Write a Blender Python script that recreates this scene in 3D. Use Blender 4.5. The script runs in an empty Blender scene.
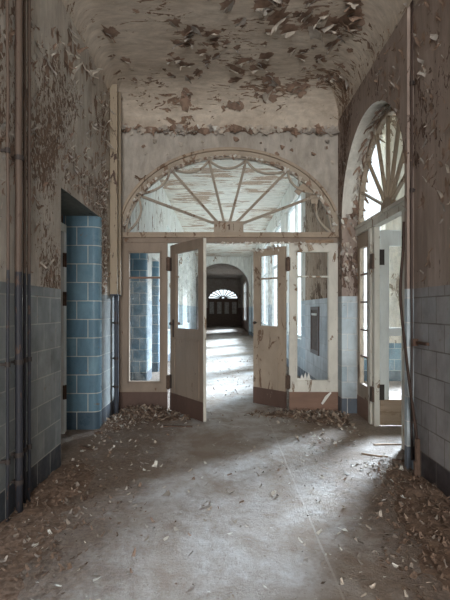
import bpy, bmesh, math, random
from mathutils import Vector, Matrix, noise as mn
random.seed(7)
scn = bpy.context.scene
col = scn.collection

# ------------------------------------------------------------------ camera
F = 450.0; EYE = 1.5; VX = 222.0; VY = 310.0
cam_d = bpy.data.cameras.new('camera'); cam = bpy.data.objects.new('camera', cam_d); col.objects.link(cam)
cam.location = (0, 0, EYE); cam.rotation_euler = (math.pi/2, 0, 0)
cam_d.sensor_fit = 'VERTICAL'; cam_d.sensor_height = 24; cam_d.lens = 24*F/600
cam_d.shift_x = 3/600; cam_d.shift_y = 10/600; cam_d.clip_start = .05; cam_d.clip_end = 200
scn.camera = cam

# ------------------------------------------------------------------ world and light
w = bpy.data.worlds.new('sky'); scn.world = w; w.use_nodes = True
bg = w.node_tree.nodes['Background']
bg.inputs[0].default_value = (0.80, 0.93, 1.0, 1); bg.inputs[1].default_value = 1.0
sun_d = bpy.data.lights.new('hazy_sun', 'SUN'); sun_d.energy = 12.5; sun_d.angle = math.radians(18); sun_d.color = (.74, .88, 1)
sun = bpy.data.objects.new('hazy_sun', sun_d); col.objects.link(sun)
sun.rotation_euler = Vector((-1, -1.25, -.75)).to_track_quat('-Z', 'Y').to_euler(); sun['kind'] = 'helper'
bl = bpy.data.lights.new('fill_light_behind', 'AREA'); bl.shape = 'RECTANGLE'; bl.size = 2.4; bl.size_y = 3.0; bl.energy = 340; bl.color = (1, .96, .92)  # added fill lamp behind the camera, brightens the front bay
blo = bpy.data.objects.new('fill_light_behind', bl); blo.location = (.1, -6.3, 2.4); blo.rotation_euler = (math.radians(90), 0, 0); col.objects.link(blo); blo['kind'] = 'helper'
def portal(name, loc, rot, sx, sy):
    l = bpy.data.lights.new(name, 'AREA'); l.shape = 'RECTANGLE'; l.size = sx; l.size_y = sy
    l.cycles.is_portal = True
    o = bpy.data.objects.new(name, l); o.location = loc; o.rotation_euler = rot; col.objects.link(o)
    o['kind'] = 'helper'
scn.view_settings.view_transform = 'Standard'; scn.view_settings.look = 'None'
scn.view_settings.gamma = 1; scn.view_settings.use_curve_mapping = False
scn.view_settings.exposure = 0.85
scn.cycles.max_bounces = 10; scn.cycles.diffuse_bounces = 7
scn.cycles.sample_clamp_indirect = 6

# ------------------------------------------------------------------ materials
class NT:
    def __init__(s, name):
        s.m = bpy.data.materials.new(name); s.m.use_nodes = True
        s.t = s.m.node_tree; s.b = s.t.nodes['Principled BSDF']
        s.b.inputs['Specular IOR Level'].default_value = .25
    def n(s, typ, **kw):
        x = s.t.nodes.new(typ)
        for k, v in kw.items(): setattr(x, k, v)
        return x
    def l(s, a, b): s.t.links.new(a, b)
    def pos(s):
        if not hasattr(s, '_p'): s._p = s.n('ShaderNodeNewGeometry')
        return s._p.outputs['Position']
    def mapped(s, sc, src=None, off=(0,0,0)):
        m = s.n('ShaderNodeMapping'); m.inputs['Scale'].default_value = sc; m.inputs['Location'].default_value = off
        s.l(src or s.pos(), m.inputs[0]); return m.outputs[0]
    def noise(s, sc, detail=4, rough=.6, dist=0, vec=None):
        x = s.n('ShaderNodeTexNoise'); x.inputs['Scale'].default_value = sc; x.inputs['Detail'].default_value = detail
        x.inputs['Roughness'].default_value = rough; x.inputs['Distortion'].default_value = dist
        s.l(vec or s.pos(), x.inputs['Vector']); return x.outputs['Fac']
    def ramp(s, f, pts):
        r = s.n('ShaderNodeValToRGB'); e = r.color_ramp.elements
        while len(e) < len(pts): e.new(.5)
        for i, (p, c) in enumerate(pts):
            e[i].position = p
            e[i].color = (c, c, c, 1) if not hasattr(c, '__len__') else (*c, 1)
        s.l(f, r.inputs[0]); return r.outputs[0]
    def mix(s, f, a, b, typ='MIX'):
        m = s.n('ShaderNodeMix', data_type='RGBA', blend_type=typ)
        for v, i in ((f, 0), (a, 6), (b, 7)):
            if isinstance(v, (int, float)): m.inputs[i].default_value = v
            elif isinstance(v, tuple): m.inputs[i].default_value = (*v, 1)
            else: s.l(v, m.inputs[i])
        return m.outputs[2]
    def math(s, op, a, b=0):
        m = s.n('ShaderNodeMath', operation=op)
        for v, i in ((a, 0), (b, 1)):
            if isinstance(v, (int, float)): m.inputs[i].default_value = v
            else: s.l(v, m.inputs[i])
        return m.outputs[0]
    def bump(s, h, d=.01, st=1.0):
        b = s.n('ShaderNodeBump'); b.inputs['Distance'].default_value = d; b.inputs['Strength'].default_value = st
        s.l(h, b.inputs['Height']); s.l(b.outputs[0], s.b.inputs['Normal'])
    def done(s, c, rough=.8):
        if isinstance(c, tuple): s.b.inputs['Base Color'].default_value = (*c, 1)
        else: s.l(c, s.b.inputs['Base Color'])
        if isinstance(rough, (int, float)): s.b.inputs['Roughness'].default_value = rough
        else: s.l(rough, s.b.inputs['Roughness'])
        return s.m

def plaster(name, c1, c2, under, stretch=(1, 1, .45), thr=.56, fine=9, big=1.1, soft=.015, bw=.42):
    k = NT(name)
    v = k.mapped(stretch)
    base = k.mix(k.ramp(k.noise(2.2, 5, .65, .6, v), [(.35, 0), (.65, 1)]), c1, c2)
    streak = k.ramp(k.noise(5, 6, .7, .3, k.mapped((stretch[0]*2.2, stretch[1]*2.2, stretch[2]*.8))), [(.3, .62), (.7, 1.15)])
    base = k.mix(.75, base, streak, 'MULTIPLY')
    f = k.math('ADD', k.math('MULTIPLY', k.noise(fine, 5, .62, 1.2, v), 1-bw), k.math('MULTIPLY', k.noise(big, 3, .5, .3, k.mapped((1, 1, .8), None, (3, 7, 1))), bw))
    peel = k.ramp(f, [(thr-soft, 0), (thr, 1)])
    edge = k.ramp(f, [(thr-.035, 0), (thr-soft, .8), (thr, 0)])
    und = k.mix(k.ramp(k.noise(24, 4, .7), [(.35, 0), (.65, 1)]), under, tuple(x*.5 for x in under))
    c = k.mix(edge, base, tuple(min(1, x*1.3) for x in c1))
    c = k.mix(peel, c, und)
    h = k.math('SUBTRACT', k.math('MULTIPLY', k.noise(35, 4, .7), .25), peel)
    k.bump(h, .012, .9)
    return k.done(c, .85)

def tiles(name, c1, c2, grout, dark=None, w_=.28, h_=.232, rough=.32, z0=-.01):
    k = NT(name)
    g = k.n('ShaderNodeNewGeometry')
    sp = k.n('ShaderNodeSeparateXYZ'); k.l(g.outputs['Position'], sp.inputs[0])
    sn = k.n('ShaderNodeSeparateXYZ'); k.l(g.outputs['True Normal'], sn.inputs[0])
    fy = k.math('GREATER_THAN', k.math('ABSOLUTE', sn.outputs[1]), .6)
    u = k.math('ADD', k.math('MULTIPLY', sp.outputs[0], fy), k.math('MULTIPLY', sp.outputs[1], k.math('SUBTRACT', 1, fy)))
    cb = k.n('ShaderNodeCombineXYZ'); k.l(u, cb.inputs[0]); k.l(k.math('SUBTRACT', sp.outputs[2], z0), cb.inputs[1])
    br = k.n('ShaderNodeTexBrick'); br.offset = .5
    k.l(cb.outputs[0], br.inputs['Vector'])
    br.inputs['Scale'].default_value = 1; br.inputs['Brick Width'].default_value = w_; br.inputs['Row Height'].default_value = h_
    br.inputs['Mortar Size'].default_value = .006; br.inputs['Mortar Smooth'].default_value = .3
    br.inputs['Color1'].default_value = (*c1, 1); br.inputs['Color2'].default_value = (*c2, 1); br.inputs['Mortar'].default_value = (*grout, 1)
    c = br.outputs['Color']
    if dark:
        lo = k.math('LESS_THAN', sp.outputs[2], .222)
        lo = k.math('MULTIPLY', lo, k.math('SUBTRACT', 1, br.outputs['Fac']))
        c = k.mix(lo, c, dark)
    c = k.mix(.8, c, k.ramp(k.noise(3, 5, .7, .5, k.mapped((1, 1, .5))), [(.3, .6), (.7, 1.15)]), 'MULTIPLY')
    c = k.mix(k.ramp(k.noise(8, 6, .75, .6), [(.63, 0), (.68, .8)]), c, (.20, .15, .11))
    k.bump(k.math('ADD', k.math('MULTIPLY', br.outputs['Fac'], -1), k.math('MULTIPLY', k.noise(4, 2), .8)), .006, .7)
    return k.done(c, k.ramp(k.noise(7, 4, .6), [(.35, rough), (.7, .75)]))

def paint(name, c, under, amt=.62, rough=.6, sc=7, stretch=(1, 1, .4)):
    k = NT(name)
    tc = k.n('ShaderNodeTexCoord').outputs['Object']
    v = k.mapped(stretch, tc)
    b = k.mix(k.ramp(k.noise(3, 5, .7, .4, v), [(.3, 0), (.7, 1)]), tuple(x*.78 for x in c), tuple(min(1, x*1.08) for x in c))
    f = k.noise(sc, 6, .7, .8, v)
    p = k.ramp(f, [(amt-.01, 0), (amt, 1)])
    c_ = k.mix(p, b, under)
    k.bump(k.math('SUBTRACT', k.math('MULTIPLY', k.noise(40, 3, .6, 0, tc), .2), p), .004, .7)
    return k.done(c_, rough)

def flat(name, c, rough=.7, var=.25, sc=14):
    k = NT(name)
    f = k.noise(sc, 4, .65)
    c_ = k.mix(k.ramp(f, [(.35, 0), (.65, 1)]), tuple(x*(1-var) for x in c), tuple(min(1, x*(1+var)) for x in c))
    k.bump(k.noise(60, 3), .002, .5)
    return k.done(c_, rough)

M = {}
M['wall'] = plaster('wall_plaster', (.42, .37, .315), (.56, .515, .455), (.24, .165, .12), thr=.565, fine=24, stretch=(1, 1, .6), big=.75, bw=.6)
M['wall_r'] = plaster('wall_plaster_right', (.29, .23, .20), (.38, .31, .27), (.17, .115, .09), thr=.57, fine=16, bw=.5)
M['ceil'] = plaster('ceiling_plaster', (.50, .43, .355), (.64, .57, .485), (.32, .22, .16), stretch=(.6, 1.7, 1.2), thr=.575, fine=8)
M['ceil2'] = plaster('ceiling_plaster_bright', (.74, .70, .62), (.86, .84, .77), (.60, .45, .34), stretch=(.3, 1.5, 1), thr=.545, fine=3.5)
M['band'] = plaster('beam_plaster', (.34, .29, .25), (.42, .37, .325), (.15, .09, .06), stretch=(1, 1, 1), thr=.60, fine=6)
M['end'] = plaster('end_wall_plaster', (.42, .385, .34), (.50, .465, .42), (.2, .13, .09), stretch=(1, 1, 1), thr=.62, fine=6)
M['white'] = plaster('white_plaster', (.72, .70, .64), (.82, .82, .78), (.35, .24, .17), thr=.60, fine=7)
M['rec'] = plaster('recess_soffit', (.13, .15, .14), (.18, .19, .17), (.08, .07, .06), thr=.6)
M['soff'] = plaster('arch_soffit_plaster', (.58, .56, .51), (.68, .67, .62), (.33, .25, .2), thr=.64, fine=7)
M['side'] = plaster('side_room_plaster', (.62, .56, .47), (.72, .69, .62), (.35, .27, .2), thr=.58, fine=7)
M['tan'] = plaster('tan_plaster', (.45, .33, .24), (.56, .44, .34), (.22, .14, .09), thr=.53, fine=10)
M['tile'] = tiles('tile_grey', (.21, .23, .235), (.27, .29, .29), (.42, .42, .40), (.075, .085, .10))
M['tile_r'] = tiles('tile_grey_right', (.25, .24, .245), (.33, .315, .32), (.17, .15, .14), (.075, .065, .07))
M['tile_n'] = tiles('tile_pale_grey', (.52, .56, .59), (.63, .655, .68), (.45, .46, .46), (.2, .22, .25))
M['tile_b'] = tiles('tile_blue', (.125, .235, .325), (.19, .325, .41), (.62, .65, .62), (.08, .13, .175), rough=.22)
M['tile_l'] = tiles('tile_pale_blue', (.40, .49, .55), (.52, .59, .63), (.66, .67, .66), (.14, .17, .21))
M['door'] = paint('door_paint_grey_brown', (.305, .245, .195), (.17, .11, .075), .66)
M['door_l'] = paint('door_paint_cream', (.70, .69, .63), (.27, .19, .13), .60)
M['door_w'] = paint('door_paint_white', (.80, .84, .84), (.45, .38, .3), .68)
M['door_t'] = paint('door_paint_tan', (.42, .345, .27), (.19, .125, .085), .60)
M['kick'] = paint('kick_paint_brown', (.125, .08, .065), (.33, .27, .22), .70, .5)
M['kick_r'] = paint('kick_paint_red_brown', (.25, .155, .115), (.36, .29, .24), .68, .5, stretch=(.4, .4, 2))
M['kick_w'] = paint('kick_board_bare', (.47, .36, .27), (.33, .24, .17), .55, .6, stretch=(.3, .3, 3))
M['spoke'] = paint('glazing_bar_paint', (.43, .37, .30), (.24, .16, .11), .60)
M['iron'] = paint('old_iron', (.055, .045, .042), (.16, .075, .045), .60, .6)
M['rust'] = flat('rusty_brown', (.085, .05, .036))
M['cable'] = flat('brown_cable', (.045, .028, .022), .6)
M['dark'] = flat('dark_wood', (.115, .078, .06))
M['wood'] = flat('bare_wood', (.33, .235, .16))
M['fl_c'] = flat('flake_cream', (.52, .47, .41), .8, .25, 6)
M['fl_b'] = flat('flake_brown', (.27, .19, .145), .8, .35, 6)
M['fl_w'] = flat('flake_white', (.72, .72, .68), .8, .15, 6)
M['fl_g'] = flat('flake_grey', (.36, .33, .30), .8, .3, 6)
def pipe_mat(name, up, lo, zs):
    k = NT(name); sp = k.n('ShaderNodeSeparateXYZ'); k.l(k.pos(), sp.inputs[0])
    f = k.math('LESS_THAN', sp.outputs[2], zs)
    c = k.mix(f, up, lo)
    c = k.mix(k.ramp(k.noise(16, 5, .7, .5, k.mapped((1, 1, .35))), [(.60, 0), (.63, 1)]), c, (.085, .055, .045))
    k.bump(k.noise(30, 4), .003, .6)
    return k.done(c, .55)
M['pipe'] = pipe_mat('pipe_brown_over_blue', (.115, .085, .068), (.032, .034, .042), 1.78)
M['pipe_c'] = pipe_mat('pipe_cream_over_blue', (.36, .30, .225), (.06, .07, .09), 1.72)
M['pipe_r'] = pipe_mat('pipe_dark_brown', (.06, .042, .036), (.06, .05, .05), 1.7)
def glass():
    k = NT('old_glass'); t = k.t
    tr = k.n('ShaderNodeBsdfTransparent'); gl = k.n('ShaderNodeBsdfGlossy'); gl.inputs['Roughness'].default_value = .08
    df = k.n('ShaderNodeBsdfDiffuse'); df.inputs[0].default_value = (.6, .62, .6, 1)
    m1 = k.n('ShaderNodeMixShader'); m1.inputs[0].default_value = .06
    m2 = k.n('ShaderNodeMixShader'); k.l(k.ramp(k.noise(9, 5, .7), [(.45, .02), (.75, .2)]), m2.inputs[0])
    k.l(tr.outputs[0], m1.inputs[1]); k.l(gl.outputs[0], m1.inputs[2])
    k.l(m1.outputs[0], m2.inputs[1]); k.l(df.outputs[0], m2.inputs[2])
    k.l(m2.outputs[0], t.nodes['Material Output'].inputs[0]); return k.m
M['glass'] = glass()
def floor_mat():
    k = NT('dusty_floor')
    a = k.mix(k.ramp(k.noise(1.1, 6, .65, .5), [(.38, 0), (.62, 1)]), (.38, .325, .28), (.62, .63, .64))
    a = k.mix(k.ramp(k.noise(5, 8, .8, .4, k.mapped((1, .8, 1))), [(.42, 0), (.66, .75)]), a, (.30, .235, .185))
    a = k.mix(k.ramp(k.noise(30, 6, .75), [(.60, 0), (.66, .7)]), a, (.17, .13, .10))
    a = k.mix(k.ramp(k.noise(22, 6, .75, 0, k.mapped((1, 1, 1), None, (5, 5, 5))), [(.62, 0), (.68, .8)]), a, (.72, .71, .68))
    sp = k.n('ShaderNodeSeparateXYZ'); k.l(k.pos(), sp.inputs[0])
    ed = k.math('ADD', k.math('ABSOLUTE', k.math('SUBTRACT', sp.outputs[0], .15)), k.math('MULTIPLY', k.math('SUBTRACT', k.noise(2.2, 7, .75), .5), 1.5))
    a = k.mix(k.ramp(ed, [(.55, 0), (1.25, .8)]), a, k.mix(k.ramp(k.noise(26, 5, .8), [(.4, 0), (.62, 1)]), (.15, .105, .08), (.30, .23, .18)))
    wob = k.math('ADD', sp.outputs[0], k.math('MULTIPLY', k.noise(3, 2), .02))
    d = k.math('ABSOLUTE', k.math('SUBTRACT', wob, .64))
    s = k.math('MULTIPLY', k.math('LESS_THAN', d, .007), k.math('LESS_THAN', sp.outputs[1], 6.3))
    a = k.mix(k.math('MULTIPLY', s, .35), a, (.68, .67, .64))
    k.bump(k.math('ADD', k.noise(6, 8, .75), k.math('MULTIPLY', k.noise(45, 5, .8), .35)), .035, .9)
    return k.done(a, k.ramp(k.noise(4, 4), [(.35, .5), (.65, .85)]))
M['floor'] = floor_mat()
M['deb_c'] = flat('debris_tan', (.36, .29, .23), .9, .3)
M['deb_b'] = flat('debris_brown', (.15, .105, .08), .9, .3)
M['deb_w'] = flat('debris_pale', (.52, .49, .44), .9, .2)
M['deb_g'] = flat('debris_grey', (.25, .215, .185), .9, .3)
M['dirt'] = flat('brown_dirt', (.21, .15, .115), .9, .35, 30)
M['ground'] = flat('outside_ground', (.55, .6, .58), .9, .2, 1)

# ------------------------------------------------------------------ mesh helpers
I3 = lambda u, v, d: (u, d, v)
class MB:
    def __init__(s): s.v = []; s.f = []; s.mi = []
    def face(s, pts, mi=0):
        n = len(s.v); s.v += [tuple(p) for p in pts]; s.f.append(tuple(range(n, n+len(pts)))); s.mi.append(mi)
    def box(s, u0, u1, v0, v1, d0, d1, mp=I3, mi=0):
        n = len(s.v)
        for u in (u0, u1):
            for v in (v0, v1):
                for d in (d0, d1): s.v.append(mp(u, v, d))
        for q in ((0,1,3,2),(4,6,7,5),(0,4,5,1),(2,3,7,6),(0,2,6,4),(1,5,7,3)):
            s.f.append(tuple(n+i for i in q)); s.mi.append(mi)
    def ribbon(s, pts, wd, d0, d1, mp=I3, mi=0):
        P = [Vector(p) for p in pts]; N = len(P); L = []; R = []
        for i in range(N):
            t = (P[min(i+1, N-1)] - P[max(i-1, 0)]).normalized(); nn = Vector((-t.y, t.x))
            ww = wd if isinstance(wd, (int, float)) else wd[i]
            L.append(P[i]+nn*ww/2); R.append(P[i]-nn*ww/2)
        n = len(s.v)
        for i in range(N):
            for q, d in ((L[i], d0), (R[i], d0), (R[i], d1), (L[i], d1)): s.v.append(mp(q.x, q.y, d))
        for i in range(N-1):
            a = n+4*i; b = a+4
            for j in range(4): s.f.append((a+j, a+(j+1) % 4, b+(j+1) % 4, b+j)); s.mi.append(mi)
        s.f.append((n, n+3, n+2, n+1)); s.mi.append(mi)
        e = n+4*(N-1); s.f.append((e, e+1, e+2, e+3)); s.mi.append(mi)
    def tube(s, pts, r, seg=10, mi=0):
        P = [Vector(p) for p in pts]; N = len(P); n = len(s.v)
        up = Vector((0, 0, 1)) if abs((P[-1]-P[0]).normalized().z) < .9 else Vector((1, 0, 0))
        for i in range(N):
            t = (P[min(i+1, N-1)] - P[max(i-1, 0)]).normalized()
            a = t.cross(up).normalized(); b = t.cross(a)
            rr = r if isinstance(r, (int, float)) else r[i]
            for k in range(seg):
                an = 2*math.pi*k/seg; s.v.append(tuple(P[i]+(a*math.cos(an)+b*math.sin(an))*rr))
        for i in range(N-1):
            for k in range(seg):
                s.f.append((n+i*seg+k, n+i*seg+(k+1) % seg, n+(i+1)*seg+(k+1) % seg, n+(i+1)*seg+k)); s.mi.append(mi)
        s.f.append(tuple(n+k for k in range(seg))); s.mi.append(mi)
        s.f.append(tuple(n+(N-1)*seg+k for k in reversed(range(seg)))); s.mi.append(mi)
    def build(s, name, mats, parent=None, bevel=0, smooth=False, merge=True, loc=None):
        me = bpy.data.meshes.new(name)
        v = s.v
        if loc: v = [(a-loc[0], b-loc[1], c-loc[2]) for a, b, c in v]
        me.from_pydata(v, [], s.f)
        mats = mats if isinstance(mats, (list, tuple)) else [mats]
        for m in mats: me.materials.append(M[m] if isinstance(m, str) else m)
        me.polygons.foreach_set('material_index', s.mi)
        bm = bmesh.new(); bm.from_mesh(me)
        if merge:
            bmesh.ops.remove_doubles(bm, verts=bm.verts, dist=1e-5)
            bmesh.ops.recalc_face_normals(bm, faces=bm.faces)
        for f in bm.faces: f.smooth = smooth
        bm.to_mesh(me); bm.free()
        o = bpy.data.objects.new(name, me); col.objects.link(o)
        if loc: o.location = loc
        if parent: o.parent = parent
        if bevel:
            b = o.modifiers.new('bevel', 'BEVEL'); b.width = bevel; b.segments = 2; b.limit_method = 'ANGLE'
        return o
def tag(o, label=None, cat=None, group=None, kind=None):
    for k, v in (('label', label), ('category', cat), ('group', group), ('kind', kind)):
        if v: o[k] = v
    return o
def empty(name, loc, rz=0):
    o = bpy.data.objects.new(name, None); o.location = loc; o.rotation_euler = (0, 0, rz); o.empty_display_size = .1
    col.objects.link(o); return o
def struct(o): o['kind'] = 'structure'; return o
def PX(x, Y): return (x-VX)/F*Y
def PZ(y, Y): return EYE+(VY-y)/F*Y

def wall(name, axis, c0, c1, u0, u1, H, ops, mats, dado=1.7, zbase=0, kind='structure'):
    """ops: (ua, ub, sill, spring, rise)   rise 0 = flat head"""
    mb = MB()
    mp = (lambda u, v, d: (d, u, v)) if axis == 'x' else (lambda u, v, d: (u, d, v))
    cuts = {u0, u1}
    for a, b, s, sp, r in ops:
        cuts |= {max(a, u0), min(b, u1)}
        if r:
            for i in range(1, 40): 
                t = (a+b)/2-(b-a)/2*math.cos(math.pi*i/40)
                if u0 < t < u1: cuts.add(t)
    cuts = sorted(cuts)
    def top(op, u):
        a, b, s, sp, r = op
        if not r: return sp
        q = (u-(a+b)/2)/((b-a)/2); return sp+r*math.sqrt(max(0, 1-q*q))
    def opat(u):
        for o in ops:
            if o[0] < u < o[1]: return o
    def side(ua, ub, za, zb, zc, zd):       # quad on both skins; za,zb low at ua,ub; zc,zd high
        if za == zb and zc == zd:
            lv = [za] + ([dado] if za < dado < zc else []) + [zc]
            for lo, hi in zip(lv, lv[1:]):
                mi = 1 if (lo+hi)/2 < dado else 0
                for d in (c0, c1): mb.face([mp(ua, lo, d), mp(ub, lo, d), mp(ub, hi, d), mp(ua, hi, d)], mi)
        else:
            for d in (c0, c1): mb.face([mp(ua, za, d), mp(ub, zb, d), mp(ub, zd, d), mp(ua, zc, d)], 0)
    def jamb(u, z0, z1):
        lv = [z0] + ([dado] if z0 < dado < z1 else []) + [z1]
        for lo, hi in zip(lv, lv[1:]):
            mb.face([mp(u, lo, c0), mp(u, lo, c1), mp(u, hi, c1), mp(u, hi, c0)], 1 if (lo+hi)/2 < dado else 0)
    for ua, ub in zip(cuts, cuts[1:]):
        o = opat((ua+ub)/2)
        if not o: side(ua, ub, zbase, zbase, H, H)
        else:
            ta, tb = top(o, ua), top(o, ub)
            side(ua, ub, ta, tb, H, H)
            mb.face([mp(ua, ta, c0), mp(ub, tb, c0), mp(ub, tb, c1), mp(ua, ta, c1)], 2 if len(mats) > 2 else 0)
            if o[2] > zbase:
                side(ua, ub, zbase, zbase, o[2], o[2])
                mb.face([mp(ua, o[2], c0), mp(ub, o[2], c0), mp(ub, o[2], c1), mp(ua, o[2], c1)], 0)
        mb.face([mp(ua, H, c0), mp(ub, H, c0), mp(ub, H, c1), mp(ua, H, c1)], 0)
    for o in ops:
        for u in (o[0], o[1]):
            if u0 < u < u1: jamb(u, o[2], top(o, u))
    jamb(u0, zbase, H); jamb(u1, zbase, H)
    ob = mb.build(name, mats)
    ob['kind'] = kind
    return ob

XL, XR, XN = -1.55, 1.74, 1.80
H = 4.71; YP = 6.75; YF = 27.0; YE = 42.0
# ------------------------------------------------------------------ structure
def slab(name, x0, x1, y0, y1, z0, z1, mat, parent=None):
    mb = MB(); mb.box(x0, x1, z0, z1, y0, y1); o = mb.build(name, mat)
    o['kind'] = 'structure'; return o
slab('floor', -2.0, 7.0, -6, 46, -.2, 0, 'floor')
slab('ground_outside', -30, 60, -30, 90, -1.2, -1.0, 'ground')
slab('ceiling', -2.0, 2.1, -6, YP+.1, H, H+.2, 'ceil')
slab('ceiling_corridor', -2.0, 2.1, YP+.1, YF+.1, H, H+.2, 'ceil2')
slab('ceiling_far', -2.0, 2.1, YF+.1, YE+.3, H-.3, H-.1, 'band')
# left wall, near bay: door recess 4.33..5.65
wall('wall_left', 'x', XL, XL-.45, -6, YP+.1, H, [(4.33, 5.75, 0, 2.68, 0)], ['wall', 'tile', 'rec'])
wall('wall_left_corridor', 'x', XL, XL-.45, YP+.1, YF+.1, H,
     [(7.2, 9.3, 0, 2.68, 0), (9.95, 11.0, 0, 2.68, 0), (12.6, 14.2, .9, 3.9, 0), (16.2, 17.8, .9, 3.9, 0), (20.0, 21.6, .9, 3.9, 0)], ['white', 'tile_l'])
wall('wall_left_far', 'x', XL, XL-.45, YF+.1, YE+.3, H, [], ['band', 'kick'])
# backs of the recesses
for i, (a, b) in enumerate([(4.2, 5.9), (7.0, 9.5), (9.8, 11.2)]):
    slab('wall_recess', XL-.55, XL-.45, a, b, 0, 2.8, 'dark')
# right wall with side arch
AY0, AY1 = 4.29, 6.53; ASP, ARI = 2.82, 1.08
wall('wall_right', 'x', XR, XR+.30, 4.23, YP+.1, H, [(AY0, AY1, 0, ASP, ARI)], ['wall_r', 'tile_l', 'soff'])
wall('wall_right_near', 'x', XN, XN+.30, -6, 4.24, H, [(-3.6, -1.4, 1.0, 3.6, 0)], ['wall_r', 'tile_r'])  # opening behind the camera is added to bring in fill light
RW = [(9.9, 12.5), (13.3, 16.4), (17.2, 20.4), (21.2, 25.4)]
wall('wall_right_corridor', 'x', XR, XR+.16, YP+.1, 9.4, H, [], ['tan', 'tile_n'])
wall('wall_right_windows', 'x', XR, XR+.16, 9.4, YF+.1, H, [(a, b, .85, 4.2, 0) for a, b in RW], ['white', 'tile_l'])
wall('wall_right_far', 'x', XR, XR+.35, YF+.1, YE+.3, H, [(32.5, 37.0, .7, 3.6, 0)], ['band', 'kick'])
# wall face at near pier step, tiled (x 1.74..1.80)
wall('wall_back', 'y', -6, -6.2, -2.0, 2.1, H+.2, [(-1.2, 1.4, .8, 4.0, 0)], ['wall', 'tile'])  # unseen end wall; its opening is added to let the fill lamp through
# partition wall with elliptical arch
ECX, EHW, ESP, ERI = .105, 1.665, 2.62, 1.29
wall('wall_partition', 'y', YP, YP+.22, XL, XR, H, [(ECX-EHW, ECX+EHW, 0, ESP, ERI)], ['end', 'tile'])
# quarter-round coves between ceiling and walls (concave side faces the room)
def cove_p(name, f, a0, a1, rh, rv, mat):
    mb = MB(); N = 14
    P = [(rh-rh*math.cos(math.pi/2*i/N), rv-rv*math.sin(math.pi/2*i/N)) for i in range(N+1)]   # (dist from wall, drop)
    for (p, q), (p2, q2) in zip(P, P[1:]):
        mb.face([f(p, H-q, a0), f(p2, H-q2, a0), f(p2, H-q2, a1), f(p, H-q, a1)])
    poly = P+[(0, 0)]
    for a in (a0, a1): mb.face([f(p, H-q, a) for p, q in poly])
    mb.face([f(0, H-rv, a0), f(0, H, a0), f(0, H, a1), f(0, H-rv, a1)]); mb.face([f(0, H, a0), f(rh, H, a0), f(rh, H, a1), f(0, H, a1)])
    return struct(mb.build(name, mat, smooth=False))
cove_p('trim_1', lambda p, z, a: (a, YP-.001-p, z), XL, XR, .60, .49, 'ceil')
cove_p('trim_5', lambda p, z, a: (XL+.001+p, a, z), -6, YP, .22, .22, 'ceil')
cove_p('trim_6', lambda p, z, a: (XR-.001-p, a, z), 4.0, YP, .38, .38, 'ceil')
cove_p('trim_7', lambda p, z, a: (XN-.001-p, a, z), -6, 4.24, .38, .38, 'ceil')
# far arch wall
wall('wall_far_arch', 'y', YF, YF+.4, XL, XR, H, [(-1.7, 1.62, 0, 2.9, 1.42)], ['white', 'tile_l'])
wall('wall_end', 'y', YE, YE+.3, XL-.2, XR+.2, H, [(-1.3, 1.5, 0, 2.53, .95)], ['band', 'kick'])
# rounded tiled corner of the recess
def reveal(name, y, depth, mat, zt=2.68, r=.09, parent=None):
    mb = MB(); pr = [(XL-.44, y), (XL-r, y)]
    for i in range(1, 9):
        a = math.pi/2*i/8; pr.append((XL+.006-r+r*math.sin(a), y+r-r*math.cos(a)))
    pr.append((XL+.006, y+depth)); pr.append((XL-.44, y+depth))
    n = len(pr)
    for i in range(n):
        a, b = pr[i], pr[(i+1) % n]
        for lo, hi, mi in ((0, 1.7, 0), (1.7, zt, 0)):
            mb.face([(a[0], a[1], lo), (b[0], b[1], lo), (b[0], b[1], hi), (a[0], a[1], hi)], mi)
    mb.face([(p[0], p[1], zt) for p in pr], 0); mb.face([(p[0], p[1], 0) for p in pr], 0)
    o = struct(mb.build(name, mat)); return o
reveal('trim_2', 5.64, .14, 'tile_b')
reveal('trim_3', 9.19, .14, 'tile_b')
reveal('trim_4', 10.9, .14, 'tile_b')
# side room beyond the right arch
wall('wall_side_back', 'y', 9.5, 9.8, XR+.30, 7, 5.6, [(2.3, 3.45, .5, 5.2, 0), (3.95, 6.4, .5, 5.2, 0)], ['side', 'tile_b'], dado=.8)
wall('wall_side_right', 'x', 7.0, 7.3, 2.0, 9.8, 5.6, [(6.6, 8.9, .9, 4.6, 0)], ['side', 'tile_b'], dado=.8)
slab('wall_side_front', XN+.30, 7.3, 1.8, 2.0, 0, 5.6, 'side')
slab('wall_side_upper', XR+.05, XR+.25, 1.8, 9.8, H+.2, 5.6, 'side')
slab('wall_side_left', XR+.165, XR+.30, YP+.1, 9.5, 0, 5.6, 'side')
slab('ceiling_side', XR+.05, 7.3, 1.8, 9.8, 5.6, 5.8, 'ceil2')

R_ = math.radians
portal('portal_side_back', (2.875, 9.82, 2.85), (R_(-90), 0, 0), 1.15, 4.7)
portal('portal_side_back_b', (5.17, 9.82, 2.85), (R_(-90), 0, 0), 2.45, 4.7)
portal('portal_side_right', (7.32, 7.75, 2.75), (0, R_(90), 0), 3.7, 2.3)
for a, b in RW: portal('portal_corridor', (XR+.18, (a+b)/2, 2.5), (0, R_(90), 0), 3.35, b-a)
portal('portal_far', (XR+.37, 34.75, 2.1), (0, R_(90), 0), 2.9, 4.5)
for a, b in ((12.6, 14.2), (16.2, 17.8), (20.0, 21.6)): portal('portal_left', (XL-.47, (a+b)/2, 2.4), (0, R_(-90), 0), 3.0, b-a)
portal('portal_behind', (XN+.32, -2.5, 2.3), (0, R_(90), 0), 2.6, 2.2)

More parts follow.
